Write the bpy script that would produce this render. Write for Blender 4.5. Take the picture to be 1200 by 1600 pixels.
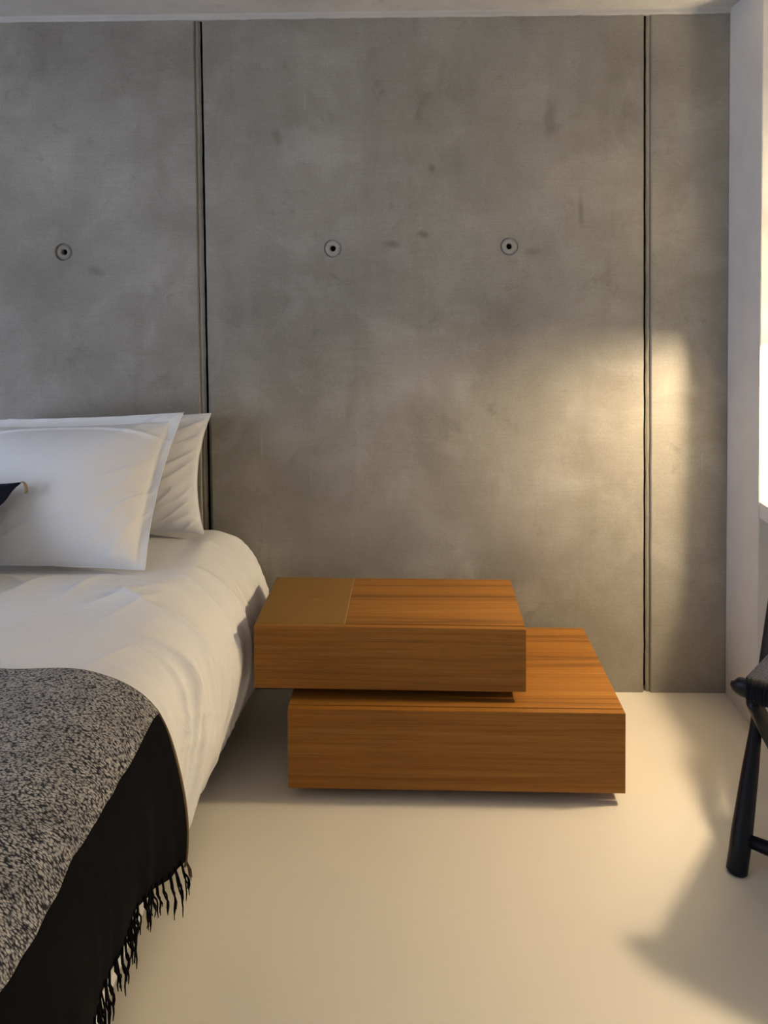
import bpy, bmesh, math, random
from mathutils import Vector, Matrix, noise as mnoise

random.seed(7)
scene = bpy.context.scene
COL = scene.collection
for o in list(bpy.data.objects):
    bpy.data.objects.remove(o)

# ------------------------------------------------------------------ camera
F_PX = 1200.0
YAW, PITCH, ROLL = 0.02430, 0.02512, -0.004363
cam_d = bpy.data.cameras.new('camera')
cam_d.sensor_fit = 'VERTICAL'
cam_d.sensor_height = 36.0
cam_d.sensor_width = 27.0
cam_d.lens = F_PX / 1600 * 36.0
cam_d.shift_x = -4.808 / 1600
cam_d.shift_y = -327.373 / 1600
cam_d.clip_start = 0.02
cam = bpy.data.objects.new('camera', cam_d)
COL.objects.link(cam)
_F = Vector((-math.sin(YAW) * math.cos(PITCH), math.cos(YAW) * math.cos(PITCH), -math.sin(PITCH)))
_R0 = Vector((math.cos(YAW), math.sin(YAW), 0))
_U0 = _R0.cross(_F)
_R = _R0 * math.cos(ROLL) + _U0 * math.sin(ROLL)
_U = _R.cross(_F)
m = Matrix((( _R.x, _U.x, -_F.x, 0), (_R.y, _U.y, -_F.y, 0), (_R.z, _U.z, -_F.z, 1.52), (0, 0, 0, 1)))
cam.matrix_world = m
scene.camera = cam

# ------------------------------------------------------------------ light and exposure
scene.view_settings.view_transform = 'Standard'
scene.view_settings.look = 'None'
scene.view_settings.gamma = 1.0
scene.view_settings.use_curve_mapping = False
scene.view_settings.exposure = 1.38

W = bpy.data.worlds.new('dusk_sky')
scene.world = W
W.use_nodes = True
bg = W.node_tree.nodes['Background']
bg.inputs[0].default_value = (0.42, 0.52, 0.80, 1)
bg.inputs[1].default_value = 0.35

ROOM_XL, ROOM_XR, ROOM_YF, ROOM_YB, ROOM_H = -3.4, 2.15, -2.6, 2.83, 2.507

# daylight falling through the big window of the left-hand wall
ld = bpy.data.lights.new('window_daylight', 'AREA')
ld.shape = 'RECTANGLE'
ld.size, ld.size_y = 3.0, 1.9
ld.energy = 58
ld.color = (0.70, 0.80, 1.0)
lo = bpy.data.objects.new('window_daylight', ld)
COL.objects.link(lo)
lo.location = (ROOM_XL - 0.16, 0.2, 1.32)
lo.rotation_euler = (0, math.radians(-90), 0)

LAMP = Vector((1.36, 2.29, 1.33))      # bulb of the desk lamp, just right of the frame
LAMP_W = 28.0
FILL_SPOTS = [(-1.5, -0.9), (-0.1, -0.9), (1.3, -0.9)]   # unseen ceiling spots added behind the photographer as warm fill
FILL_W = 8.5
WARM = (1.0, 0.79, 0.50)
FILLC = (1.0, 0.86, 0.66)


# ------------------------------------------------------------------ helpers
def link(o, parent=None):
    COL.objects.link(o)
    if parent is not None:
        o.parent = parent
    return o


def mesh_obj(name, bm, mat, parent=None, smooth=False, bevel=0.0, segs=2):
    if bevel:
        bmesh.ops.bevel(bm, geom=[e for e in bm.edges if len(e.link_faces) == 2 and e.calc_face_angle(0) > 0.5],
                        offset=bevel, segments=segs, affect='EDGES', clamp_overlap=True)
    me = bpy.data.meshes.new(name)
    bm.to_mesh(me)
    bm.free()
    if mat:
        me.materials.append(mat)
    if smooth:
        for p in me.polygons:
            p.use_smooth = True
    o = bpy.data.objects.new(name, me)
    return link(o, parent)


def tag(o, label, cat, group=None):
    o['label'] = label
    o['category'] = cat
    if group:
        o['group'] = group
    return o


def struct(o, label=None):
    o['kind'] = 'structure'
    if label:
        o['label'] = label
    return o


def empty(name, loc):
    e = bpy.data.objects.new(name, None)
    e.empty_display_size = 0.1
    e.location = loc
    return link(e)


def keep(o, parent):
    """parent o to an Empty whose own transform is translation only; mesh stays in world coordinates"""
    o.parent = parent
    o.matrix_parent_inverse = Matrix.Translation(-parent.location) @ Matrix.Identity(4)
    return o


def box(bm, x0, x1, y0, y1, z0, z1):
    r = bmesh.ops.create_cube(bm, size=1.0)
    for v in r['verts']:
        v.co = Vector((x0 + (v.co.x + .5) * (x1 - x0), y0 + (v.co.y + .5) * (y1 - y0), z0 + (v.co.z + .5) * (z1 - z0)))
    return r['verts']


def boxbm(*a):
    bm = bmesh.new()
    box(bm, *a)
    return bm


def tube(bm, pts, rads, n=12, cap=True, flat=None):
    """swept tube through pts; rads a number, a list of numbers or of (a, b) pairs; flat = direction of the a-axis"""
    pts = [Vector(p) for p in pts]
    if not isinstance(rads, (list, tuple)):
        rads = [rads] * len(pts)
    rings = []
    prev = Vector(flat) if flat is not None else None
    for i, p in enumerate(pts):
        if i == 0:
            t = pts[1] - pts[0]
        elif i == len(pts) - 1:
            t = pts[-1] - pts[-2]
        else:
            t = pts[i + 1] - pts[i - 1]
        t.normalize()
        if prev is None:
            prev = Vector((0, 0, 1)) if abs(t.z) < .9 else Vector((1, 0, 0))
        a = prev - t * prev.dot(t)
        if a.length < 1e-6:
            a = t.orthogonal()
        a.normalize()
        prev = a
        b = t.cross(a)
        r = rads[i]
        ra, rb = r if isinstance(r, (list, tuple)) else (r, r)
        rings.append([bm.verts.new(p + a * ra * math.cos(2 * math.pi * k / n) + b * rb * math.sin(2 * math.pi * k / n)) for k in range(n)])
    for i in range(len(rings) - 1):
        for k in range(n):
            bm.faces.new((rings[i][k], rings[i][(k + 1) % n], rings[i + 1][(k + 1) % n], rings[i + 1][k]))
    if cap:
        bm.faces.new(list(reversed(rings[0])))
        bm.faces.new(rings[-1])
    return rings


def lathe(bm, prof, centre, axis='Z', n=32):
    """prof: list of (r, h)"""
    c = Vector(centre)
    rings = []
    for r, h in prof:
        ring = []
        for k in range(n):
            a = 2 * math.pi * k / n
            if axis == 'Z':
                d = Vector((r * math.cos(a), r * math.sin(a), h))
            else:
                d = Vector((r * math.cos(a), h, r * math.sin(a)))
            ring.append(bm.verts.new(c + d))
        rings.append(ring)
    for i in range(len(rings) - 1):
        for k in range(n):
            bm.faces.new((rings[i][k], rings[i][(k + 1) % n], rings[i + 1][(k + 1) % n], rings[i + 1][k]))
    return rings


def grid_mesh(name, nu, nv, fn, mat, parent=None, uvfn=None, smooth=True):
    verts, faces = [], []
    for i in range(nu + 1):
        for j in range(nv + 1):
            verts.append(fn(i / nu, j / nv))
    for i in range(nu):
        for j in range(nv):
            a = i * (nv + 1) + j
            faces.append((a, a + 1, a + nv + 2, a + nv + 1))
    me = bpy.data.meshes.new(name)
    me.from_pydata([tuple(v) for v in verts], [], faces)
    uv = me.uv_layers.new(name='uv')
    for p in me.polygons:
        p.use_smooth = smooth
        for li in p.loop_indices:
            vi = me.loops[li].vertex_index
            i, j = divmod(vi, nv + 1)
            uv.data[li].uv = uvfn(i / nu, j / nv) if uvfn else (i / nu, j / nv)
    if mat:
        me.materials.append(mat)
    return link(bpy.data.objects.new(name, me), parent)


def sstep(a, b, x):
    t = max(0.0, min(1.0, (x - a) / (b - a)))
    return t * t * (3 - 2 * t)


def nz(x, y, z=0.0):
    return mnoise.noise(Vector((x, y, z)))


def ridge(x, y, z=0.0, k=2.0):
    return max(0.0, 1 - abs(nz(x, y, z)) * 2.2) ** k


# ------------------------------------------------------------------ materials
def new_mat(name):
    mt = bpy.data.materials.new(name)
    mt.use_nodes = True
    nt = mt.node_tree
    b = nt.nodes['Principled BSDF']
    return mt, nt, b


class NT:
    def __init__(self, nt):
        self.nt = nt

    def n(self, typ, **kw):
        nd = self.nt.nodes.new(typ)
        for k, v in kw.items():
            if k.startswith('i_'):
                nd.inputs[k[2:]].default_value = v
            else:
                setattr(nd, k, v)
        return nd

    def l(self, a, b):
        self.nt.links.new(a, b)

    def mapping(self, scale=(1, 1, 1), rot=(0, 0, 0), loc=(0, 0, 0), coord='Object'):
        tc = self.n('ShaderNodeTexCoord')
        mp = self.n('ShaderNodeMapping')
        mp.inputs['Scale'].default_value = scale
        mp.inputs['Rotation'].default_value = rot
        mp.inputs['Location'].default_value = loc
        self.l(tc.outputs[coord], mp.inputs['Vector'])
        return mp.outputs['Vector']

    def noise(self, vec, scale=1.0, detail=4.0, rough=.5, dist=0.0):
        nd = self.n('ShaderNodeTexNoise')
        nd.inputs['Scale'].default_value = scale
        nd.inputs['Detail'].default_value = detail
        nd.inputs['Roughness'].default_value = rough
        nd.inputs['Distortion'].default_value = dist
        self.l(vec, nd.inputs['Vector'])
        return nd.outputs['Fac']

    def ramp(self, fac, stops, interp='LINEAR'):
        nd = self.n('ShaderNodeValToRGB')
        cr = nd.color_ramp
        cr.interpolation = interp
        while len(cr.elements) > len(stops):
            cr.elements.remove(cr.elements[-1])
        while len(cr.elements) < len(stops):
            cr.elements.new(1.0)
        for e, (p, c) in zip(cr.elements, stops):
            e.position = p
            e.color = (c, c, c, 1) if isinstance(c, (int, float)) else (*c, 1)
        self.l(fac, nd.inputs['Fac'])
        return nd.outputs['Color']

    def mix(self, fac, a, b, blend='MIX'):
        nd = self.n('ShaderNodeMix', data_type='RGBA', blend_type=blend)
        for sock, v in ((nd.inputs[0], fac), (nd.inputs[6], a), (nd.inputs[7], b)):
            if isinstance(v, (int, float)):
                sock.default_value = v
            elif isinstance(v, tuple):
                sock.default_value = (*v, 1) if len(v) == 3 else v
            else:
                self.l(v, sock)
        return nd.outputs[2]

    def math(self, op, a, b=None):
        nd = self.n('ShaderNodeMath', operation=op)
        for i, v in enumerate((a, b)):
            if v is None:
                continue
            if isinstance(v, (int, float)):
                nd.inputs[i].default_value = v
            else:
                self.l(v, nd.inputs[i])
        return nd.outputs[0]

    def bump(self, h, strength, dist, bsdf, normal=None):
        nd = self.n('ShaderNodeBump')
        nd.inputs['Strength'].default_value = strength
        nd.inputs['Distance'].default_value = dist
        self.l(h, nd.inputs['Height'])
        if normal is not None:
            self.l(normal, nd.inputs['Normal'])
        self.l(nd.outputs['Normal'], bsdf.inputs['Normal'])
        return nd.outputs['Normal']


def plain(name, col, rough=.6, metal=0.0, spec=.5, bump=None):
    mt, nt, b = new_mat(name)
    T = NT(nt)
    b.inputs['Roughness'].default_value = rough
    b.inputs['Metallic'].default_value = metal
    b.inputs['Specular IOR Level'].default_value = spec
    v = T.mapping()
    f = T.noise(v, 9, 4)
    c = T.ramp(f, [(.3, tuple(x * .94 for x in col)), (.7, tuple(min(1, x * 1.04) for x in col))])
    T.l(c, b.inputs['Base Color'])
    if bump:
        h = T.noise(v, bump[0], 3)
        T.bump(h, bump[1], bump[2], b)
    return mt


def mat_concrete(name, a, bcol, light, seed=0.0, stains=()):
    mt, nt, b = new_mat(name)
    T = NT(nt)
    v1 = T.mapping((1, 1, 1), loc=(seed, 0, seed))
    big = T.noise(v1, 2.3, 9, .60, .25)
    col = T.ramp(big, [(.36, a), (.50, tuple((x + y) / 2 for x, y in zip(a, bcol))), (.66, bcol)])
    # cloudy lighter bloom
    bloom = T.noise(v1, 3.6, 7, .6, .6)
    col = T.mix(T.ramp(bloom, [(.50, 0.0), (.76, .48)]), col, light)
    # vertical run marks
    v2 = T.mapping((6.5, 6.5, .9), loc=(seed, 0, 0))
    runs = T.noise(v2, 1.0, 6, .6, .2)
    col = T.mix(T.ramp(runs, [(.30, .22), (.46, 0.0)]), col, tuple(x * .66 for x in a))
    col = T.mix(T.ramp(runs, [(.60, 0.0), (.80, .14)]), col, light)
    # thin white vertical scratches
    v3 = T.mapping((38, 38, 3.2), loc=(seed * 2, 0, 1.3))
    scr = T.noise(v3, 1.0, 2, .5)
    col = T.mix(T.ramp(scr, [(.735, 0.0), (.80, .34)]), col, light)
    # fine horizontal brushing left by the formwork
    v4 = T.mapping((7, 7, 210))
    br = T.noise(v4, 1.0, 3, .6)
    col = T.mix(T.ramp(br, [(.30, .14), (.55, 0.0)]), col, tuple(x * .62 for x in a))
    # dark blotches and pores
    bl = T.noise(v1, 7.5, 5, .7, .4)
    col = T.mix(T.ramp(bl, [(.26, .50), (.40, 0.0)]), col, tuple(x * .6 for x in a))
    vo = T.n('ShaderNodeTexVoronoi')
    vo.inputs['Scale'].default_value = 23.0
    vo.inputs['Randomness'].default_value = 1.0
    T.l(v1, vo.inputs['Vector'])
    pores = T.ramp(vo.outputs['Distance'], [(.028, 1.0), (.05, 0.0)])
    gate = T.ramp(T.noise(v1, 6.0, 3), [(.56, 0.0), (.62, 1.0)])
    pf = T.math('MULTIPLY', pores, gate)
    col = T.mix(T.math('MULTIPLY', pf, .55), col, tuple(x * .4 for x in a))
    for (px, pz, rx, rz, amt, dark) in stains:
        mp = T.mapping((1 / rx, 0, 1 / rz), loc=(-px / rx, 0, -pz / rz))
        wob = T.n('ShaderNodeTexNoise')
        wob.inputs['Scale'].default_value = 14.0
        wob.inputs['Detail'].default_value = 4.0
        T.l(v1, wob.inputs['Vector'])
        ma = T.n('ShaderNodeVectorMath', operation='MULTIPLY_ADD')
        T.l(wob.outputs['Color'], ma.inputs[0])
        ma.inputs[1].default_value = (1.3, 0, 1.3)
        sub = T.n('ShaderNodeVectorMath', operation='SUBTRACT')
        T.l(mp, sub.inputs[0])
        sub.inputs[1].default_value = (.65, 0, .65)
        T.l(sub.outputs[0], ma.inputs[2])
        ln = T.n('ShaderNodeVectorMath', operation='LENGTH')
        T.l(ma.outputs[0], ln.inputs[0])
        col = T.mix(T.ramp(ln.outputs['Value'], [(.15, amt), (1.0, 0.0)], 'EASE'), col, tuple(x * .5 for x in a) if dark else light)
    grain = T.noise(v1, 160, 3, .6)
    col = T.mix(.13, col, T.ramp(grain, [(.3, .12), (.7, .85)]), 'OVERLAY')
    T.l(col, b.inputs['Base Color'])
    b.inputs['Roughness'].default_value = .62
    b.inputs['Specular IOR Level'].default_value = .32
    h = T.math('ADD', T.math('MULTIPLY', br, .35), T.math('MULTIPLY', grain, .25))
    h = T.math('ADD', h, T.math('MULTIPLY', bloom, .9))
    h = T.math('SUBTRACT', h, T.math('MULTIPLY', pf, 1.2))
    T.bump(h, .22, .004, b)
    return mt


def mat_wood(name, seed=0.0, front=False):
    mt, nt, b = new_mat(name)
    T = NT(nt)
    loc = (seed, seed * 1.7, seed * .6)
    fine = T.noise(T.mapping((2.2, 190, 190), loc=loc), 1.0, 5, .6, .15)
    med = T.noise(T.mapping((.7, 46, 46), loc=loc), 1.0, 4, .55, .3)
    wide = T.noise(T.mapping((.22, 13, 13), loc=loc), 1.0, 2, .5, .1)
    base = T.ramp(med, [(.30, (.260, .104, .016)), (.5, (.305, .127, .021)), (.72, (.350, .154, .029))])
    base = T.mix(T.ramp(fine, [(.34, .50), (.56, 0.0)]), base, (.150, .057, .009))
    base = T.mix(T.ramp(wide, [(.525, 0.0), (.575, .18 if front else .62), (.590, .05)]), base, (.085, .034, .008))
    pores = T.noise(T.mapping((16, 700, 700), loc=loc), 1.0, 2, .5)
    base = T.mix(T.ramp(pores, [(.30, .30), (.42, 0.0)]), base, (.065, .027, .008))
    T.l(base, b.inputs['Base Color'])
    b.inputs['Roughness'].default_value = .46
    b.inputs['Specular IOR Level'].default_value = .22
    T.bump(fine, .12, .0015, b)
    return mt


def mat_cloth(name, col, scale=900, strength=.15, rough=.85, wr=0.0, sheen=.12, spec=.2):
    mt, nt, b = new_mat(name)
    T = NT(nt)
    v = T.mapping((1, 1, 1))
    n1 = T.noise(v, 5, 3)
    c = T.ramp(n1, [(.3, tuple(x * .97 for x in col)), (.7, col)])
    T.l(c, b.inputs['Base Color'])
    b.inputs['Roughness'].default_value = rough
    b.inputs['Specular IOR Level'].default_value = spec
    b.inputs['Sheen Weight'].default_value = sheen
    b.inputs['Sheen Roughness'].default_value = .5
    n2 = T.noise(v, scale, 2)
    h = T.math('MULTIPLY', n2, .06)
    if wr:
        w1 = T.noise(T.mapping((9, 26, 12), rot=(.3, .2, .6)), 1.0, 3, .5, .8)
        w1 = T.ramp(w1, [(.40, 0.0), (.5, 1.0), (.60, 0.0)], 'EASE')
        w2 = T.noise(T.mapping((30, 11, 18), rot=(.1, .5, -.4)), 1.0, 3, .5, .6)
        h = T.math('ADD', h, T.math('MULTIPLY', w1, wr))
        h = T.math('ADD', h, T.math('MULTIPLY', w2, wr * .7))
    T.bump(h, strength, .01, b)
    return mt


def mat_boucle(name):
    """knobbly light loops on a navy ground, running in rows (uv in metres: u along bed, v across)"""
    mt, nt, b = new_mat(name)
    T = NT(nt)
    tc = T.n('ShaderNodeTexCoord')
    warp = T.n('ShaderNodeTexNoise')
    warp.inputs['Scale'].default_value = 14
    warp.inputs['Detail'].default_value = 2
    T.l(tc.outputs['UV'], warp.inputs['Vector'])
    add = T.n('ShaderNodeVectorMath', operation='MULTIPLY_ADD')
    T.l(warp.outputs['Color'], add.inputs[0])
    add.inputs[1].default_value = (.018, .018, 0)
    T.l(tc.outputs['UV'], add.inputs[2])
    mp = T.n('ShaderNodeMapping')
    mp.inputs['Scale'].default_value = (265, 160, 1)
    T.l(add.outputs[0], mp.inputs['Vector'])
    vo = T.n('ShaderNodeTexVoronoi')
    vo.inputs['Scale'].default_value = 1.0
    vo.inputs['Randomness'].default_value = .8
    T.l(mp.outputs['Vector'], vo.inputs['Vector'])
    dens = T.noise(mp.outputs['Vector'], .06, 3, .6)
    knob = T.ramp(vo.outputs['Distance'], [(.34, 1.0), (.80, 0.0)], 'EASE')
    k2 = T.math('MULTIPLY', knob, T.ramp(dens, [(.32, .60), (.62, 1.0)]))
    col = T.mix(k2, (.016, .017, .026), (.50, .48, .46))
    T.l(col, b.inputs['Base Color'])
    b.inputs['Roughness'].default_value = .95
    b.inputs['Specular IOR Level'].default_value = .1
    b.inputs['Sheen Weight'].default_value = .2
    T.bump(k2, .8, .006, b)
    return mt


def mat_weave(name, ca, cb, scale):
    mt, nt, b = new_mat(name)
    T = NT(nt)
    tc = T.n('ShaderNodeTexCoord')
    mp = T.n('ShaderNodeMapping')
    mp.inputs['Scale'].default_value = (scale, scale * .55, 1)
    T.l(tc.outputs['UV'], mp.inputs['Vector'])
    br = T.n('ShaderNodeTexVoronoi')
    br.inputs['Scale'].default_value = 1.0
    br.inputs['Randomness'].default_value = .45
    T.l(mp.outputs['Vector'], br.inputs['Vector'])
    k = T.ramp(br.outputs['Distance'], [(.15, 1.0), (.6, 0.0)])
    T.l(T.mix(k, ca, cb), b.inputs['Base Color'])
    b.inputs['Roughness'].default_value = .85
    b.inputs['Specular IOR Level'].default_value = .15
    T.bump(k, .7, .004, b)
    return mt


M_CONC = mat_concrete('concrete_wall', (.225, .205, .175), (.315, .295, .262), (.45, .435, .40),
                      stains=[(.095, 1.94, .022, .026, .55, True), (-.055, 1.66, .045, .018, .5, True), (.062, 1.698, .035, .022, .55, True),
                              (-.31, 2.02, .20, .14, .40, False), (-.47, 2.06, .035, .05, .40, True), (.53, 2.12, .03, .12, .45, True),
                              (.64, 1.78, .014, .09, .45, True), (.46, 1.63, .05, .02, .4, True), (-1.16, 1.57, .03, .03, .4, True), (-.28, 1.63, .03, .05, .3, False)])
M_CONC_CEIL = mat_concrete('concrete_ceiling', (.50, .49, .475), (.60, .59, .575), (.68, .67, .65), 3.1)
M_PLUG = mat_concrete('concrete_plug', (.32, .31, .285), (.38, .365, .335), (.48, .47, .44), 5.3)
M_FILL = mat_concrete('joint_filler', (.20, .18, .145), (.27, .245, .20), (.36, .34, .30), 7.7)
M_DARK = plain('dark_void', (.008, .008, .009), .9, spec=.05)
M_WHITE = plain('white_paint', (.57, .56, .55), .7, spec=.3, bump=(180, .05, .002))
M_TRIM = plain('ceiling_plaster', (.47, .46, .44), .8, spec=.2, bump=(40, .25, .006))
M_WOOD_A = mat_wood('teak_upper', 1.3)
M_WOOD_B = mat_wood('teak_lower', 6.1)
M_WOOD_C = mat_wood('teak_front_upper', 11.4, True)
M_WOOD_D = mat_wood('teak_front_lower', 17.9, True)
M_TAN = plain('tan_lacquer', (.235, .124, .026), .42, spec=.3, bump=(700, .03, .001))
M_TANEDGE = plain('tan_edge', (.34, .22, .09), .4)
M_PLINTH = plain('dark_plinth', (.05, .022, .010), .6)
M_SHEET = mat_cloth('white_cotton', (.78, .775, .775), 1200, .40, .8, .13)
M_PILLOW = mat_cloth('white_pillow_cotton', (.76, .755, .755), 1200, .3, .8, .08)
M_MATT = mat_cloth('mattress_ticking', (.66, .65, .62), 500, .2)
M_NAVY = mat_cloth('navy_linen', (.007, .010, .026), 500, .4, .9, sheen=.02)
M_TASSEL = mat_cloth('tan_cord', (.36, .26, .15), 900, .5, .9)
M_BLACK = mat_cloth('black_wool', (.0048, .0048, .0060), 600, .6, .95, sheen=0.0, spec=.06)
M_BROWN = mat_cloth('brown_selvedge', (.13, .085, .045), 700, .9, .95)
M_BOUCLE = mat_boucle('grey_boucle')
M_CHAIR = plain('navy_black_lacquer', (.0050, .0060, .011), .42, spec=.22)
M_WEAVE = mat_weave('charcoal_weave', (.007, .008, .015), (.040, .046, .082), 230)
M_CORD = mat_cloth('black_cord', (.007, .007, .011), 700, .7, .9, sheen=0.0)
M_BRASS = plain('brass', (.55, .36, .12), .3, metal=1.0)
M_BEDBASE = mat_cloth('bed_base_fabric', (.10, .10, .10), 500, .3)
M_LAMP = plain('lamp_metal', (.03, .03, .03), .4, metal=.6)


def mat_floor():
    mt, nt, b = new_mat('poured_resin_floor')
    T = NT(nt)
    v = T.mapping((1, 1, 1))
    n1 = T.noise(v, 1.1, 4, .5, .3)
    c = T.ramp(n1, [(.3, (.655, .615, .535)), (.7, (.70, .66, .58))])
    T.l(c, b.inputs['Base Color'])
    b.inputs['Roughness'].default_value = .42
    b.inputs['Specular IOR Level'].default_value = .42
    T.bump(T.noise(v, 3.0, 2), .03, .01, b)
    return mt


M_FLOOR = mat_floor()


def mat_glass():
    mt, nt, b = new_mat('window_glass')
    T = NT(nt)
    out = nt.nodes['Material Output']
    tr = T.n('ShaderNodeBsdfTransparent')
    gl = T.n('ShaderNodeBsdfGlossy')
    gl.inputs['Roughness'].default_value = .03
    mx = T.n('ShaderNodeMixShader')
    mx.inputs[0].default_value = .08
    T.l(tr.outputs[0], mx.inputs[1])
    T.l(gl.outputs[0], mx.inputs[2])
    T.l(mx.outputs[0], out.inputs[0])
    return mt


def mat_emit(name, col, strength, base=(.8, .75, .65)):
    mt, nt, b = new_mat(name)
    b.inputs['Base Color'].default_value = (*base, 1)
    b.inputs['Roughness'].default_value = .8
    b.inputs['Emission Color'].default_value = (*col, 1)
    b.inputs['Emission Strength'].default_value = strength
    return mt


# ------------------------------------------------------------------ room shell
struct(mesh_obj('floor', boxbm(ROOM_XL - .3, ROOM_XR + .2, ROOM_YF - .2, 2.95, -.12, 0), M_FLOOR), 'smooth beige poured resin floor')
struct(mesh_obj('ceiling', boxbm(ROOM_XL - .3, ROOM_XR + .2, ROOM_YF - .2, 2.95, ROOM_H, ROOM_H + .15), M_CONC_CEIL), 'pale raw concrete ceiling')

# concrete wall: dark backing, three precast panels with open joints
wall = struct(mesh_obj('wall_back', boxbm(ROOM_XL - .3, ROOM_XR + .2, 2.885, 2.95, 0, ROOM_H), M_DARK), 'raw concrete wall of tall precast panels behind the bed')
YW = ROOM_YB
HOLES = [(-1.272, 1.641, .033), (-.268, 1.649, .034), (.381, 1.653, .034)]


def edge_wave(z, seed, amp=.0012):
    return amp * nz(z * 9, seed, 3.1) + amp * .7 * nz(z * 31, seed, 1.7)


def panel(xl, xr, seed, holes, cl=.004, cr=.004):
    """xl, xr: functions of z giving the panel's side edges; front face at YW with chamfered arris, holes cut through"""
    bm = bmesh.new()
    zs = [0.0]
    while zs[-1] < ROOM_H - .05:
        zs.append(zs[-1] + .045)
    zs[-1] = ROOM_H
    hz = sorted(set([h[1] - .06 for h in holes] + [h[1] + .06 for h in holes]))
    if holes:
        lo_, hi_ = min(hz), max(hz)
        zs = [z for z in zs if not (lo_ - .02 < z < hi_ + .02)] + [lo_, hi_]
        zs.sort()
    for a, b in zip(zs[:-1], zs[1:]):
        is_h = holes and abs(a - min(hz)) < 1e-6
        la, ra, lb, rb = xl(a), xr(a), xl(b), xr(b)
        # chamfers + returns
        for (pa, pb, sg, ch) in ((la, lb, 1, cl), (ra, rb, -1, cr)):
            q = [(pa, YW + .055, a), (pb, YW + .055, b), (pb, YW + ch, b), (pa, YW + ch, a)]
            vs = [bm.verts.new(c) for c in q]
            bm.faces.new(vs if sg > 0 else vs[::-1])
            q = [(pa, YW + ch, a), (pb, YW + ch, b), (pb + sg * ch, YW, b), (pa + sg * ch, YW, a)]
            vs = [bm.verts.new(c) for c in q]
            bm.faces.new(vs if sg > 0 else vs[::-1])
        cuts = [(la + cl, lb + cl)]
        if is_h:
            for h in sorted(holes):
                cuts += [(h[0] - .06,) * 2, (h[0] + .06,) * 2]
        cuts.append((ra - cr, rb - cr))
        for k in range(len(cuts) - 1):
            if is_h and k % 2 == 1:
                h = sorted(holes)[(k - 1) // 2]
                n = 40
                zc = (a + b) / 2
                outer, inner = [], []
                for i in range(n):
                    an = 2 * math.pi * i / n
                    cx, cz = math.cos(an), math.sin(an)
                    if i % 10 == 5:
                        cx = math.copysign(cuts[k + 1][0] - h[0], cx)
                        cz = math.copysign((b - a) / 2, cz)
                    s = 1 / max(abs(cx) / (cuts[k + 1][0] - h[0]), abs(cz) / ((b - a) / 2))
                    outer.append(bm.verts.new((h[0] + cx * s, YW, zc + cz * s)))
                    inner.append(bm.verts.new((h[0] + math.cos(an) * h[2], YW, h[1] + math.sin(an) * h[2])))
                for i in range(n):
                    bm.faces.new((outer[i], inner[i], inner[(i + 1) % n], outer[(i + 1) % n]))
            else:
                (p0, p1), (q0, q1) = cuts[k], cuts[k + 1]
                bm.faces.new([bm.verts.new(c) for c in ((p0, YW, a), (q0, YW, a), (q1, YW, b), (p1, YW, b))])
    bmesh.ops.remove_doubles(bm, verts=bm.verts, dist=1e-5)
    bmesh.ops.recalc_face_normals(bm, faces=bm.faces)
    o = mesh_obj('concrete_panel', bm, M_CONC, wall)
    return o


def seam(x_top, x_bot, seed):
    return lambda z: x_bot + (x_top - x_bot) * z / ROOM_H + edge_wave(z, seed)


L0, L1 = seam(-.775, -.757, 1), seam(-.7475, -.7285, 2)
R0_, R1_ = seam(.868, .876, 3), seam(.893, .900, 4)
panel(lambda z: ROOM_XL - .05, L0, 0, [HOLES[0]])
panel(L1, R0_, 1, HOLES[1:], .011, .005)
panel(R1_, lambda z: ROOM_XR + .1, 2, [])


def filler(fa, fb, ya):
    def fn(u, v):
        z = u * (ROOM_H - .004) + .002
        x = fa(z) + (fb(z) - fa(z)) * v
        bow = .004 * (1 - (2 * v - 1) ** 2)
        return (x + .0012 * nz(z * 17, v, 5), ya - bow + .0015 * nz(z * 14, v * 2, 9), z)
    return grid_mesh('joint_filler', 160, 5, fn, M_FILL, wall)


filler(lambda z: L0(z) - .004, lambda z: L0(z) + .0205, YW + .010)
filler(lambda z: R0_(z) + .0085, lambda z: R1_(z) + .004, YW + .012)

for i, (hx, hz_, hr) in enumerate(HOLES):
    bm = bmesh.new()
    d = .004 if i else .007
    lathe(bm, [(hr + .0005, 0.0), (hr - .0012, d + .004), (hr - .004, d + .003), (hr - .007, d - .001), (.016, d - .001),
               (.0125, d), (.0105, d + .003), (.010, .03)], (hx, YW, hz_), 'Y', 40)
    for v in bm.verts:
        v.co.y += .0012 * nz(v.co.x * 60, v.co.z * 60, i)
    bmesh.ops.recalc_face_normals(bm, faces=bm.faces)
    p = mesh_obj('tie_hole_plug', bm, M_PLUG if i else M_CONC, wall, True)
    bm = bmesh.new()
    lathe(bm, [(.0101, .026), (.0001, .026)], (hx, YW, hz_), 'Y', 24)
    mesh_obj('tie_hole', bm, M_DARK, p)

# rough plaster strip between wall and ceiling
def trim_fn(u, v):
    x = ROOM_XL + u * (1.175 - ROOM_XL)
    zb = ROOM_H - .019 + .0025 * nz(x * 9, 0, 2) + .0015 * nz(x * 40, 0, 4)
    prof = [(YW + .01, zb), (YW - .007, zb), (YW - .010, zb + .004), (YW - .012, ROOM_H - .004), (YW - .016, ROOM_H + .002)]
    t = v * 4
    k = min(3, int(t))
    f = t - k
    y = prof[k][0] * (1 - f) + prof[k + 1][0] * f
    z = prof[k][1] * (1 - f) + prof[k + 1][1] * f
    return (x, y + .001 * nz(x * 25, v * 3, 1), z)


struct(grid_mesh('trim_1', 420, 4, trim_fn, M_TRIM, smooth=False), 'thin rough plaster strip along the top of the concrete wall')

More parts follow.
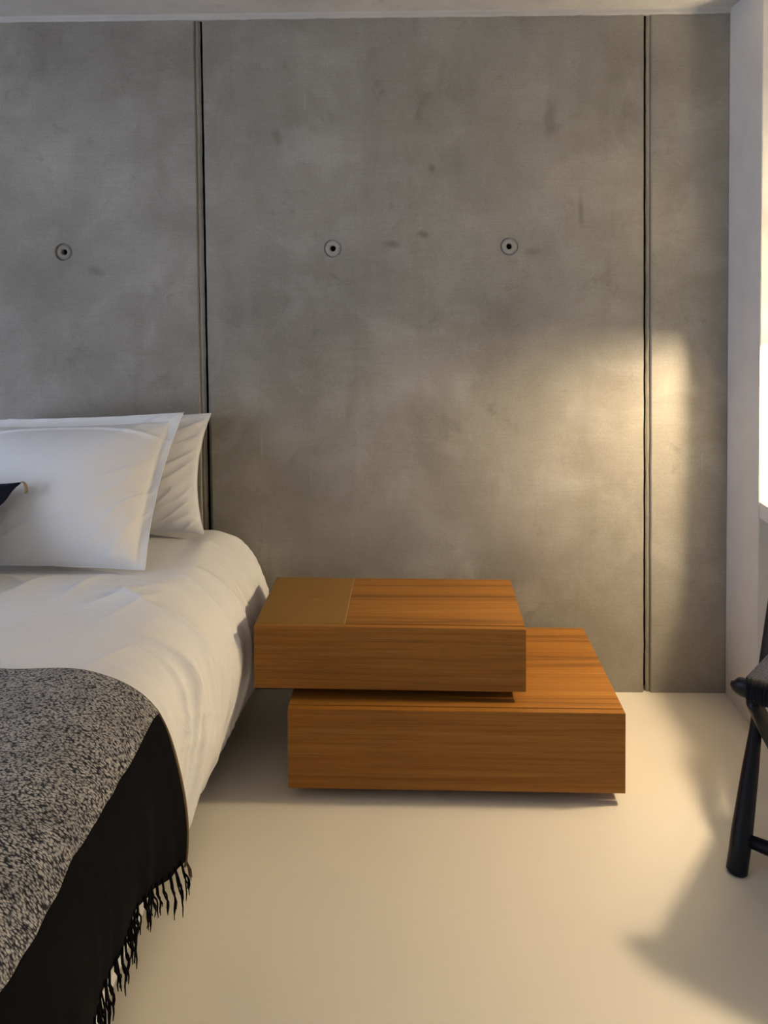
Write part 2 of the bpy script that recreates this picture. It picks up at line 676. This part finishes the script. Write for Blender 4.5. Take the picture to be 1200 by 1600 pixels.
# white wall end on the right with the desk alcove in front of it
XC, YC = 1.175, 2.572
struct(mesh_obj('wall_right', boxbm(XC, ROOM_XR + .2, YC, 2.829, 0, ROOM_H), M_WHITE, bevel=.002), 'white painted wall end at the right of the concrete wall')
struct(mesh_obj('wall_side', boxbm(ROOM_XR, ROOM_XR + .2, ROOM_YF, YC - .001, 0, ROOM_H), M_WHITE), 'white painted side wall beyond the desk')
struct(mesh_obj('wall_front', boxbm(ROOM_XL - .2, ROOM_XR + .2, ROOM_YF - .2, ROOM_YF, 0, ROOM_H), M_WHITE), 'white painted wall facing the bed')
# left wall with its window
WY0, WY1, WZ0, WZ1 = -1.35, 1.75, .35, 2.3
bm = bmesh.new()
box(bm, ROOM_XL - .2, ROOM_XL, ROOM_YF, WY0, 0, ROOM_H)
box(bm, ROOM_XL - .2, ROOM_XL, WY1, YW + .05, 0, ROOM_H)
box(bm, ROOM_XL - .2, ROOM_XL, WY0, WY1, 0, WZ0)
box(bm, ROOM_XL - .2, ROOM_XL, WY0, WY1, WZ1, ROOM_H)
struct(mesh_obj('wall_left', bm, M_WHITE), 'white painted window wall left of the bed')
win = struct(empty('window_1', (ROOM_XL - .1, .2, WZ0)), 'large window in the left wall')
M_GLASS = mat_glass()
M_FRAME = plain('window_frame', (.05, .05, .055), .5)
wm = (WY0 + WY1) / 2
for a in ((WY0, WY1, WZ0, WZ0 + .06), (WY0, WY1, WZ1 - .06, WZ1), (WY0, WY0 + .06, WZ0, WZ1), (WY1 - .06, WY1, WZ0, WZ1), (wm - .03, wm + .03, WZ0, WZ1)):
    keep(mesh_obj('window_frame', boxbm(ROOM_XL - .13, ROOM_XL - .07, *a), M_FRAME), win)
for a in ((WY0 + .06, wm - .03), (wm + .03, WY1 - .06)):
    keep(mesh_obj('window_pane', boxbm(ROOM_XL - .104, ROOM_XL - .098, a[0], a[1], WZ0 + .06, WZ1 - .06), M_GLASS), win)

# ------------------------------------------------------------------ desk and lamp (right edge of the frame)
DY = 2.25
desk = empty('wall_desk', (XC, DY, .73))
tag(desk, 'white wall mounted desk top in the alcove beside the black chair', 'desk')
keep(mesh_obj('desk_top', boxbm(XC + .001, ROOM_XR - .002, DY, YC - .001, .731, .788), M_WHITE, bevel=.0025), desk)
keep(mesh_obj('support_batten', boxbm(XC + .12, ROOM_XR - .1, YC - .05, YC - .001, .69, .731), M_WHITE, bevel=.002), desk)

lamp = empty('desk_lamp', (LAMP.x, LAMP.y, .788))
tag(lamp, 'lit lamp with a wide shade standing on the white desk', 'lamp')
bm = bmesh.new()
lathe(bm, [(.0, 0), (.085, 0), (.088, .006), (.085, .014), (.02, .022), (.0, .023)], (LAMP.x + .0, LAMP.y + .04, .788))
keep(mesh_obj('base', bm, M_LAMP, None, True), lamp)
bm = bmesh.new()
tube(bm, [(LAMP.x, LAMP.y + .04, .80), (LAMP.x, LAMP.y + .04, 1.05), (LAMP.x, LAMP.y + .085, 1.15), (LAMP.x, LAMP.y + .10, 1.27),
          (LAMP.x, LAMP.y + .085, 1.385), (LAMP.x, LAMP.y + .02, 1.405), (LAMP.x, LAMP.y, 1.405)], .006, 10)
keep(mesh_obj('stem', bm, M_LAMP, None, True), lamp)
bm = bmesh.new()
lathe(bm, [(.20, -.030), (.115, .14), (.113, .14), (.198, -.030), (.20, -.030)], (LAMP.x, LAMP.y, LAMP.z))
keep(mesh_obj('lamp_shade', bm, mat_emit('glowing_shade', (1.0, .80, .52), 3.5), None, True), lamp)
bm = bmesh.new()
bmesh.ops.create_icosphere(bm, subdivisions=3, radius=.028, matrix=Matrix.Translation((LAMP.x, LAMP.y, LAMP.z + .045)))
keep(mesh_obj('bulb', bm, mat_emit('bulb_glass', (1.0, .8, .5), 6.0), None, True), lamp)
pl = bpy.data.lights.new('lamp_light', 'POINT')
pl.energy = LAMP_W
pl.color = WARM
pl.shadow_soft_size = .045
plo = bpy.data.objects.new('lamp_light', pl)
COL.objects.link(plo)
plo.location = (LAMP.x, LAMP.y, LAMP.z - .012)
keep(plo, lamp)

for i, (sx, sy) in enumerate(FILL_SPOTS):  # fittings out of view, added to give the room its surrounding light
    sp = empty('fill_spot', (sx, sy, ROOM_H))
    tag(sp, ['added ceiling fill spot nearest the window wall', 'added ceiling fill spot in the middle of the row', 'added ceiling fill spot nearest the desk'][i], 'ceiling light', 'added fill spots behind the photographer')
    bm = bmesh.new()
    lathe(bm, [(.052, .0), (.052, -.006), (.042, -.008), (.040, -.002), (.040, 0)], (sx, sy, ROOM_H))
    keep(mesh_obj('rim', bm, M_WHITE, None, True), sp)
    bm = bmesh.new()
    lathe(bm, [(.0400, -.001), (.0001, -.001)], (sx, sy, ROOM_H))
    keep(mesh_obj('diffuser', bm, mat_emit('fill_diffuser', (1, .88, .7), 4.0)), sp)
    sl = bpy.data.lights.new('fill_spot_light', 'SPOT')
    sl.energy = FILL_W
    sl.color = FILLC
    sl.spot_size = math.radians(120)
    sl.spot_blend = .8
    sl.shadow_soft_size = .04
    so = bpy.data.objects.new('fill_spot_light', sl)
    COL.objects.link(so)
    so.location = (sx, sy, ROOM_H - .012)
    keep(so, sp)

# ------------------------------------------------------------------ bedside drawer units
def rot_about(o, c, a):
    mt = Matrix.Translation(c) @ Matrix.Rotation(a, 4, 'Z') @ Matrix.Translation(-Vector(c))
    o.data.transform(mt)
    return o


def drawer_unit(name, label, x0, x1, y0, y1, z0, z1, plinth_h, inset, ang, mats, tray=None):
    """y0 = front plane. Carcass with mitred front, flush top panel behind a fine shadow gap, recessed plinth."""
    c = ((x0 + x1) / 2, y0, z0 - plinth_h)
    root = empty(name, c)
    tag(root, label, 'nightstand', 'stacked teak bedside drawer units')
    wt, wf = mats
    parts = []
    lip = .022
    g = .0032
    parts.append(mesh_obj('carcass', boxbm(x0 + .0005, x1 - .0005, y0 + lip + g, y1, z0 + .0005, z1 - .0126), wf, bevel=.0008))
    parts.append(mesh_obj('drawer_front', boxbm(x0, x1, y0, y0 + lip, z0, z1), wf, bevel=.0012))
    parts.append(mesh_obj('drawer_runner', boxbm(x0 + .12, x1 - .12, y0 + lip - .001, y0 + lip + g + .001, z0 + .06, z1 - .05), M_PLINTH))
    if tray is None:
        parts.append(mesh_obj('top_panel', boxbm(x0, x1, y0 + lip + g, y1, z1 - .0125, z1), wt, bevel=.0008))
    else:
        parts.append(mesh_obj('top_panel', boxbm(tray + .0015, x1, y0 + lip + g, y1, z1 - .0125, z1), wt, bevel=.0008))
        # lacquered panel with a shallow finger dimple
        xa, xb, ya, yb = x0, tray - .0015, y0 + lip + g, y1
        cx, cy = xa + (xb - xa) * .60, ya + (yb - ya) * .52
        def fn(u, v):
            x = xa + u * (xb - xa)
            y = ya + v * (yb - ya)
            dd = math.hypot((x - cx) / .022, (y - cy) / .016)
            return (x, y, z1 - .0022 * math.exp(-dd * dd * 1.2))
        t = grid_mesh('lacquered_panel', 60, 90, fn, M_TAN)
        md = t.modifiers.new('thick', 'SOLIDIFY')
        md.thickness = .012
        md.offset = 1
        t['label'] = 'tan lacquered panel let into the top'
        parts.append(t)
        strip = mesh_obj('edge_strip', boxbm(tray - .0014, tray + .0014, ya, yb, z1 - .010, z1 + .0006), M_TANEDGE)
        strip['label'] = 'thin pale edge of the tan lacquered panel'
        rot_about(strip, c, ang)
        strip.parent = t
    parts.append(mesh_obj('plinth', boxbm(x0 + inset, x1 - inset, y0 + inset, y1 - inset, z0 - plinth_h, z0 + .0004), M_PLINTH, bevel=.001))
    for p in parts:
        rot_about(p, c, ang)
        keep(p, root)
    return root


LOW_Z0, LOW_Z1 = .034, .270
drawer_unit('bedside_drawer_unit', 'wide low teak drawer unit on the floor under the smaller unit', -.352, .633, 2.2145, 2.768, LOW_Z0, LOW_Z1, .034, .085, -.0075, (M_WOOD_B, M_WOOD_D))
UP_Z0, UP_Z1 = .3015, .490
drawer_unit('bedside_drawer_unit', 'smaller upper teak drawer unit with a tan lacquered panel on top, beside the bed', -.4615, .3535, 2.2700, 2.655, UP_Z0, UP_Z1, .0313, .085, -.0150, (M_WOOD_A, M_WOOD_C), tray=-.189)

# ------------------------------------------------------------------ bed
BX = -1.42       # centre line
bed = empty('bed', (BX, 1.8, 0))
tag(bed, 'double bed with mattress on a low dark base against the concrete wall', 'bed')
keep(mesh_obj('mattress', boxbm(BX - .72, BX + .72, .80, 2.80, .32, .585), M_MATT, bevel=.05, segs=4, smooth=True), bed)
keep(mesh_obj('bed_base', boxbm(BX - .70, BX + .70, .80, 2.80, .13, .32), M_BEDBASE, bevel=.01), bed)
for sx in (-.62, .62):
    for yy in (.92, 2.68):
        bm = bmesh.new()
        tube(bm, [(BX + sx, yy, 0), (BX + sx, yy, .132)], [.02, .026], 14)
        keep(mesh_obj('leg', bm, M_LAMP, None, True), bed)


def catmull(pts, n):
    out = []
    P = [pts[0]] + list(pts) + [pts[-1]]
    for i in range(1, len(P) - 2):
        for k in range(n):
            t = k / n
            a, b, c, d = P[i - 1], P[i], P[i + 1], P[i + 2]
            out.append(tuple(.5 * (2 * b[q] + (c[q] - a[q]) * t + (2 * a[q] - 5 * b[q] + 4 * c[q] - d[q]) * t * t + (3 * b[q] - a[q] - 3 * c[q] + d[q]) * t ** 3) for q in range(2)))
    out.append(tuple(pts[-1]))
    return out


PA = [(-1.42, .650), (-1.05, .650), (-.85, .648), (-.735, .643), (-.635, .610), (-.545, .525), (-.496, .400), (-.500, .275), (-.545, .160), (-.598, .080)]
PB = [(-1.42, .632), (-1.05, .630), (-.85, .625), (-.740, .617), (-.640, .592), (-.568, .522), (-.552, .400), (-.560, .275), (-.582, .165), (-.606, .080)]


def smooth_line(c, n):
    c = [list(p) for p in c]
    for _ in range(n):
        c = [c[0]] + [[(c[i - 1][q] + 2 * c[i][q] + c[i + 1][q]) / 4 for q in range(2)] for i in range(1, len(c) - 1)] + [c[-1]]
    return c


CA, CB = smooth_line(catmull(PA, 24), 160), smooth_line(catmull(PB, 24), 160)


def cum(c):
    L = [0]
    for a, b in zip(c[:-1], c[1:]):
        L.append(L[-1] + math.hypot(b[0] - a[0], b[1] - a[1]))
    return L


LA, LB = cum(CA), cum(CB)


def at_len(c, L, s):
    if s >= L[-1]:
        k = len(L) - 2
    else:
        lo_, hi_ = 0, len(L) - 1
        while hi_ - lo_ > 1:
            mid = (lo_ + hi_) // 2
            if L[mid] <= s:
                lo_ = mid
            else:
                hi_ = mid
        k = lo_
    f = (s - L[k]) / (L[k + 1] - L[k])
    return (c[k][0] + (c[k + 1][0] - c[k][0]) * f, c[k][1] + (c[k + 1][1] - c[k][1]) * f)


def bed_prof(y, s):
    """right half of the bed cover: s = distance from the centre line, as a fraction of the whole half width"""
    w = sstep(1.72, 2.45, y)
    a = at_len(CA, LA, s * LA[-1])
    b = at_len(CB, LB, s * LB[-1])
    return (b[0] + (a[0] - b[0]) * w, b[1] + (a[1] - b[1]) * w)


HALF = LA[-1]


def bed_height(y, s, left=False, soft=False):
    """wrinkle height of the cover at length y and fraction s; soft = only the broad swell, for the throw lying on it"""
    d = s * HALF
    q = d + (7.3 if left else 0)
    top = 1 - sstep(.62, .82, d)
    side = sstep(.66, .95, d)
    h = .008 * nz(y * 2.3, q * 2.6, .4)
    if soft:
        return h
    k = .10 + .90 * sstep(1.70, 1.84, y)
    g = .0045 * nz(y * 6.0, q * 4.5, 2.2)
    # creases crossing the top on the diagonal
    a = y * .80 + q * .50
    b = -y * .50 + q * .80
    mask = sstep(-.05, .30, nz(y * 2.1, q * 2.1, 7.7))
    g += .020 * top * mask * ridge(a * 6.0, b * 1.5, 1.0, 4.0)
    g += .015 * top * sstep(-.05, .3, nz(y * 2.6, q * 1.8, 3.3)) * ridge(b * 6.0 + 3, a * 1.6, 5.0, 4.0)
    # hanging folds run from the edge of the mattress down to the hem
    yy = y + .16 * (d - .8) + .03 * nz(y * 2.5, d * 2.5, 9)
    g += .024 * side * nz(yy * 6.2, d * .7, 11.0)
    g += .024 * side * (ridge(yy * 5.0 + 2, d * .8, 17.0, 4.0) - .3)
    g += .015 * sstep(.56, .75, d) * ridge(yy * 9.5, d * 1.2, 19.0, 4.0) * sstep(-.2, .25, nz(y * 4, d * 2, 23))
    # finer creases, in patches
    g += .0060 * sstep(.0, .35, nz(y * 3.1, q * 2.7, 31)) * ridge(a * 13, b * 3.2, 33.0, 3.0)
    g += .0050 * sstep(.05, .35, nz(y * 3.4, q * 3.0, 35)) * ridge(b * 15, a * 3.6, 37.0, 3.0)
    g += .0075 * side * sstep(-.05, .3, nz(y * 3.7, d * 2.2, 41)) * ridge(yy * 17, d * 1.9, 39.0, 3.0)
    # flattened under the pillows
    under = sstep(2.20, 2.32, y) * (1 - sstep(.66, .76, d))
    return h * (1 - under) + g * k * (1 - .9 * under) - .014 * under


def bed_point(y, sg, off=0.0, soft=False):
    """sg in [-1, 1]: -1 left hem, 1 right hem"""
    s = abs(sg)
    left = sg < 0
    p = bed_prof(y, s)
    e = .004
    p2 = bed_prof(y, min(1, s + e))
    p1 = bed_prof(y, max(0, s - e))
    tx, tz = p2[0] - p1[0], p2[1] - p1[1]
    L = math.hypot(tx, tz) or 1
    nx, nzz = -tz / L, tx / L
    h = bed_height(y, s, left, soft) + off
    x, z = p[0] + nx * h, p[1] + nzz * h
    z += .005 * sstep(.8, 1, s) * nz(y * 3.5, 4.4, 0)
    if left:
        x = 2 * BX - x
    return (x, y, z)


DUV_Y0, DUV_Y1 = .58, 2.795


def duvet_fn(u, v):
    y = DUV_Y0 + u * (DUV_Y1 - DUV_Y0)
    # denser sampling on the right-hand side, the one in view
    sg = -1 + 2 * v
    x, yy, z = bed_point(y, sg)
    # back edge dips down by the wall, foot edge falls over the end
    z -= .05 * sstep(2.74, 2.80, y) * (1 if z > .3 else .3)
    f = 1 - sstep(.58, .82, y)
    z = z + (min(z, .10) - z) * f ** 1.2
    return (x, yy, z)


duv = grid_mesh('duvet', 380, 420, duvet_fn, M_SHEET)
tag(duv, 'rumpled white cotton duvet spread over the bed and hanging down its side', 'duvet')
sol = duv.modifiers.new('thick', 'SOLIDIFY')
sol.thickness = .012
sol.offset = -1


# ---- pillows
def pillow(name, label, corners, tf, tb, seed, mat, n=(120, 90), cave=.035, flange=0.0, wr=1.0, cat='pillow', group=None, wrinkle_dir=1):
    """corners: bottom-left, bottom-right, top-right, top-left; tf/tb = puff to the front and to the back"""
    bl, br, tr, tl = [Vector(c) for c in corners]
    nrm = ((br - bl).cross(tl - bl)).normalized()      # points to the front
    root = empty(name, (bl + br) / 2)
    tag(root, label, cat, group)
    ex = (br - bl).length

    def plane(u, v):
        # edges cave in between the corners
        cu, cv = 2 * u - 1, 2 * v - 1
        du = -cave * cu * (1 - cv * cv)
        dv = -cave * cv * (1 - cu * cu) * .5
        uu, vv = u + du, v + dv
        return (bl * (1 - uu) + br * uu) * (1 - vv) + (tl * (1 - uu) + tr * uu) * vv

    def puff(u, v):
        a, b = abs(2 * u - 1), abs(2 * v - 1)
        fl = flange
        a2, b2 = min(1, a / (1 - fl * .6)), min(1, b / (1 - fl)) if v > .5 else b
        return (max(0, 1 - a2 ** 2.6) ** .62) * (max(0, 1 - b2 ** 2.4) ** .62)

    def wrk(u, v):
        ed = 1 - min(1, min(u, 1 - u) * ex / .22)
        x, z = u * ex, v * .5
        h = .010 * nz(x * 3.2, z * 3.6, seed) * wr
        p = x * .80 * wrinkle_dir + z * .60
        q = -x * .60 * wrinkle_dir + z * .80
        h += .0095 * wr * (.18 + .82 * ed) * ridge(q * 15, p * 3.4, seed + 2, 2.4)
        h += .0050 * wr * (.10 + .90 * ed) * nz(q * 30, p * 7, seed + 5)
        return h

    def surf(sgn, t):
        def fn(u, v):
            w = puff(u, v)
            base = plane(u, v)
            hem = min(1.0, min(u, 1 - u, v, 1 - v) * 22)
            out = t * w + (wrk(u, v) if sgn > 0 else .5 * wrk(u, v)) * hem
            if flange and sgn > 0:
                # ridge where the filling stops below the flat top edge
                arc = .885 - .10 * abs(2 * u - 1.0) ** 2.2
                out += .0065 * math.exp(-((v - arc) / .012) ** 2) * hem
            out += .0015
            wob = .006 * nz(u * 9, v * 9, seed + 8) * (1 - min(1, min(u, 1 - u, v, 1 - v) * 9))
            return base + nrm * (sgn * out + wob)
        return fn
    f = grid_mesh('pillowcase_front', n[0], n[1], surf(1, tf), mat)
    b = grid_mesh('pillowcase_back', n[0] // 2, n[1] // 2, surf(-1, tb), mat)
    # stitched edge
    bm = bmesh.new()
    pts = []
    K = 60
    wob = lambda u, v: nrm * (.006 * nz(u * 9, v * 9, seed + 8))
    for i in range(K):
        pts.append(plane(i / K, 0) + wob(i / K, 0))
    for i in range(K):
        pts.append(plane(1, i / K) + wob(1, i / K))
    for i in range(K):
        pts.append(plane(1 - i / K, 1) + wob(1 - i / K, 1))
    for i in range(K + 1):
        pts.append(plane(0, 1 - i / K) + wob(0, 1 - i / K))
    tube(bm, pts, .0022, 6, cap=False)
    s = mesh_obj('seam', bm, mat, None, True)
    for o in (f, b, s):
        keep(o, root)
    return root


pillow('pillow', 'plump white pillow leaning at the front, behind the navy cushion',
       [(-1.545, 2.315, .655), (-.800, 2.305, .648), (-.768, 2.620, 1.076), (-1.545, 2.61, 1.052)],
       .105, .050, 3.0, M_PILLOW, n=(190, 140), cave=.030, flange=.13, group='white bed pillows')
pillow('pillow', 'white pillow half hidden at the back, against the concrete wall',
       [(-1.45, 2.635, .662), (-.703, 2.625, .655), (-.706, 2.752, 1.052), (-1.45, 2.755, 1.030)],
       .062, .045, 12.0, M_PILLOW, n=(190, 140), cave=.050, wr=1.05, group='white bed pillows')

cu = pillow('cushion', 'navy cushion with a tan corner tassel, in front of the pillows',
            [(-1.63, 2.03, .672), (-1.235, 2.03, .672), (-1.185, 2.318, .912), (-1.63, 2.32, .905)],
            .075, .05, 21.0, M_NAVY, n=(70, 60), cave=.08, wr=.5, cat='cushion')
# tassel on the corner in view
tip = Vector((-1.185, 2.318, .912))
bm = bmesh.new()
for k in range(9):
    a = 2 * math.pi * k / 9
    ox, oz = .0035 * math.cos(a), .0035 * math.sin(a)
    pts = [tip + Vector((-.004, 0, 0)), tip + Vector((.006, -.004 + oz * .4, .0035)), tip + Vector((.013 + ox * .4, -.007 + oz, .002)),
           tip + Vector((.019 + ox * .6, -.009 + oz, -.006 + ox)), tip + Vector((.0225 + ox, -.010 + oz, -.018 + oz)), tip + Vector((.0225 + ox * 1.5, -.010 + oz * 1.4, -.031 + .004 * random.random()))]
    tube(bm, pts, [.0012, .0015, .0017, .0016, .0015, .001], 6)
ts = mesh_obj('tassel', bm, M_TASSEL, None, True)
ts['label'] = 'tan cord tassel on the cushion corner'
keep(ts, cu)

# ------------------------------------------------------------------ throw across the foot of the bed
TY0, TY1 = .86, 1.712          # extent along the bed
S_BAND = next(LB[i] / LB[-1] for i in range(len(CB)) if CB[i][1] < .535)                   # fraction of the half width where the grey ends and the black border begins
S_END = .905                    # fraction where the cloth ends and the fringe begins


def s_end(y):
    return S_END - .040 * (1 - sstep(1.50, 1.70, y)) + .004 * nz(y * 9, 6.1, 2)


def s_band(y):
    return S_BAND + .008 * nz(y * 6.5, 3.3, 8) + .004 * nz(y * 17, 1.3, 2)


def throw_point(y, sg, off=.012):
    ye = max(DUV_Y0 + .26, y)
    x, yy, z = bed_point(ye, sg, off + .006, True)
    s = abs(sg)
    d = max(0.0, min(1.0, (s - .66) / (S_END - .66)))
    # loose far corner of the border stands away from the side of the bed
    fl = sstep(1.56, 1.715, y) * d
    sgn = 1 if sg > 0 else -1
    x += sgn * .046 * fl ** 1.2
    # soft folds in the hanging border
    x += sgn * d * (.022 * (nz(y * 8 + z * 2.5, 3, 1) + .12) + .007 * nz(y * 23 + z * 3, 5, 1))
    yo = .012 * nz(s * 9, 2.0, 5) * sstep(TY1 - .2, TY1, y)
    return Vector((x, y + yo, z))


throw = empty('throw_blanket', (BX, 1.3, .65))
tag(throw, 'knobbly grey throw with black fringed border across the foot of the bed', 'throw')


def uv_throw(s0, s1):
    return lambda u, v: (TY0 + u * (TY1 - TY0), (s0 + v * (s1 - s0)) * HALF)


def thick(o, t):
    md = o.modifiers.new('thick', 'SOLIDIFY')
    md.thickness = t
    md.offset = -1


g = grid_mesh('grey_field', 170, 260, lambda u, v: throw_point(TY0 + u * (TY1 - TY0), (-1 + 2 * v) * s_band(TY0 + u * (TY1 - TY0)), .0125), M_BOUCLE, uvfn=uv_throw(-S_BAND, S_BAND))
thick(g, .007)
g['label'] = 'knobbly grey woven field of the throw'
keep(g, throw)
for sgn in (1, -1):
    def fnb(u, v):
        s0 = s_band(TY0 + u * (TY1 - TY0)) - .004
        s = s0 + v * (s_end(TY0 + u * (TY1 - TY0)) - s0)
        return throw_point(TY0 + u * (TY1 - TY0), sgn * s, .0105)
    bnd = grid_mesh('black_border', 150, 50, fnb, M_BLACK)
    thick(bnd, .004)
    bnd['label'] = 'plain black border of the throw'
    keep(bnd, throw)
    if sgn == 1:
        border = bnd
# brown selvedge along the far edge
bm = bmesh.new()
pts = [throw_point(TY1 + .001, S_BAND * .0 + (S_END + .008) * k / 130, .0105) for k in range(0, 131)]
lo_i = int(130 * (S_BAND - .005) / (S_END + .008))
rad = [(.0018, .0022) if k < lo_i else (.0022 + .0035 * sstep(lo_i, lo_i + 12, k), .003) for k in range(131)]
tube(bm, pts, rad, 8, flat=(0, 1, 0))
sv = mesh_obj('selvedge', bm, M_BROWN, None, True)
sv['label'] = 'narrow brown selvedge of the throw'
keep(sv, throw)
bm = bmesh.new()
pe = throw_point(TY1 + .001, S_END, .0105)
for k in range(7):
    q = [pe + Vector((.002 * math.cos(k), .003 * math.sin(k * 2), 0)), pe + Vector((.004 + .001 * k, .002, -.02)), pe + Vector((.006 + .0012 * k, .004 * math.sin(k), -.036 - .003 * (k % 3)))]
    tube(bm, q, [.0016, .0015, .0008], 5)
keep(mesh_obj('selvedge_fringe', bm, M_BROWN, None, True), throw)

# fringe: knotted tufts along the lower edge
NT_ = 38
for k in range(NT_):
    f = (k + .5) / NT_
    y = TY1 - .006 - f * (TY1 - TY0 - .01) + random.uniform(-.003, .003)
    a = throw_point(y, s_end(y) - .012, .0115)
    e = throw_point(y, s_end(y), .0115)
    flare = sstep(1.58, 1.715, y)
    bm = bmesh.new()
    ln = random.uniform(.040, .068)
    swing = random.uniform(-.022, .010)
    outw = .012 + .020 * flare + random.uniform(-.004, .008)
    for j in range(random.choice((3, 3, 4))):
        dj = Vector((random.uniform(-.0025, .0025), random.uniform(-.005, .005), 0))
        dy = swing + random.uniform(-.007, .007)
        pts = []
        for q in range(6):
            t = q / 5
            p = a.lerp(e, min(1, t * 5)) + dj * (.4 + t)
            p += Vector((outw * t * (1.2 - .5 * t) + .0015 * math.sin(t * 9 + j * 2), dy * t * t - .004 * math.sin(t * 5 + j), -ln * t * (1 + .12 * (j - 1))))
            pts.append(p)
        tube(bm, pts, [.0016, .0021, .0019, .0018, .0017, .0008], 5)
    mesh_obj('fringe_tuft', bm, M_BLACK, border, True)

# ------------------------------------------------------------------ folding chair at the right edge
FOOT = Vector((.845, 1.958, 0))
S_ = Vector((.60, .80, 0)).normalized()      # front to back of the chair
E_ = Vector((.80, -.60, 0)).normalized()     # far side to near side
CW = .54


def cp(t, w, z):
    return FOOT + S_ * t + E_ * w + Vector((0, 0, z))


chair = empty('folding_chair', tuple(cp(.2, CW / 2, 0)))
tag(chair, 'black folding chair with a dark woven seat by the white wall', 'chair')
for w in (0, CW):
    sg = 1 if w == 0 else -1
    bm = bmesh.new()
    tube(bm, [cp(0, w, 0), cp(.001, w, .004), cp(.05, w, .075), cp(.135, w, .200), cp(.190, w, .280), cp(.389, w, .548), cp(.495, w, .690), cp(.50, w, .697)],
         [.021, .0255, .0265, .0215, .0160, .0165, .0155, .010], 18)
    keep(mesh_obj('leg', bm, M_CHAIR, None, True), chair)
    wi = w + sg * .036
    bm = bmesh.new()
    tube(bm, [cp(.500, wi, 0), cp(.497, wi, .003), cp(.35, wi, .137), cp(.19, wi, .284), cp(.08, wi, .386), cp(.005, wi, .456), cp(.0, wi, .462)],
         [(.016, .014), (.022, .017), (.025, .018), (.027, .019), (.025, .019), (.023, .018), (.018, .012)], 18, flat=tuple(S_))
    keep(mesh_obj('cross_leg', bm, M_CHAIR, None, True), chair)
    bm = bmesh.new()
    c0 = cp(.192, wi, .284)
    tube(bm, [c0 - E_ * .050 * 1, c0 + E_ * .026], .007, 14)
    keep(mesh_obj('pivot_bolt', bm, M_BRASS, None, True), chair)
# front rail with its rounded handles reaching past the legs
bm = bmesh.new()
HW = .012
n = 30
pts, rad = [], []
for i in range(n + 1):
    t = i / n
    t = .5 - .5 * math.cos(math.pi * t)
    w = -HW + t * (CW + 2 * HW)
    dd = min(t, 1 - t) * (CW + 2 * HW)
    rr = math.sqrt(max(0.0, 1 - (1 - min(1, dd / .026)) ** 2))
    pts.append(cp(-.012, w, .494 + .008 * (1 - rr)))
    rad.append((.002 + .0225 * rr, .002 + .014 * rr))
tube(bm, pts, rad, 20, flat=(0, 0, 1))
keep(mesh_obj('front_rail', bm, M_CHAIR, None, True), chair)
bm = bmesh.new()
tube(bm, [cp(.045, .0, .066), cp(.045, .1, .068), cp(.045, CW - .1, .068), cp(.045, CW, .066)], [.015, .0185, .0185, .015], 14)
keep(mesh_obj('front_stretcher', bm, M_CHAIR, None, True), chair)
bm = bmesh.new()
tube(bm, [cp(.435, .036, .058), cp(.435, CW - .036, .058)], .015, 14)
keep(mesh_obj('rear_stretcher', bm, M_CHAIR, None, True), chair)
# woven seat: slung from the front rail to the rear rail
bm = bmesh.new()
tube(bm, [cp(.44, .0, .440), cp(.44, CW, .440)], .014, 14)
keep(mesh_obj('seat_rail', bm, M_CHAIR, None, True), chair)
SW0, SW1 = .022, CW - .022


def seat_fn(u, v):
    t = -.014 + u * .455
    z = .523 - .065 * u - .018 * math.sin(math.pi * u) * math.sin(math.pi * v)
    return cp(t, SW0 + v * (SW1 - SW0), z)


st = grid_mesh('woven_seat', 40, 60, seat_fn, M_WEAVE, uvfn=lambda u, v: (u * .45, v * .50))
thick(st, .010)
st['label'] = 'charcoal woven seat'
keep(st, chair)
# cord wrapped round the front rail
bm = bmesh.new()
nw = 62
for i in range(nw):
    w = SW0 + .004 + (i + .5) / nw * (SW1 - SW0 - .008)
    pts = []
    for q in range(9):
        a = math.radians(q * 30 - 10)
        ra = .0285 + .0012 * math.sin(i * 2.3 + q)
        pts.append(cp(-.012 - math.sin(a) * .0205, w + .0008 * math.sin(i * 5.1 + q), .494 + math.cos(a) * ra))
    tube(bm, pts, .0048, 5)
bd = mesh_obj('seat_binding', bm, M_CORD, None, True)
bd['label'] = 'black cord wrapped over the front rail'
keep(bd, chair)


def back_fn(u, v):
    z = .445 + u * .235
    t = .452 + .02 * math.sin(math.pi * v) + .035 * u
    return cp(t, .02 + v * (CW - .04), z)


bk = grid_mesh('woven_back', 30, 40, back_fn, M_WEAVE, uvfn=lambda u, v: (u * .25, v * .50))
thick(bk, .010)
keep(bk, chair)
bm = bmesh.new()
tube(bm, [cp(.492, -.01, .685), cp(.500, CW / 2, .687), cp(.492, CW + .01, .685)], [.013, .016, .013], 14)
keep(mesh_obj('top_rail', bm, M_CHAIR, None, True), chair)
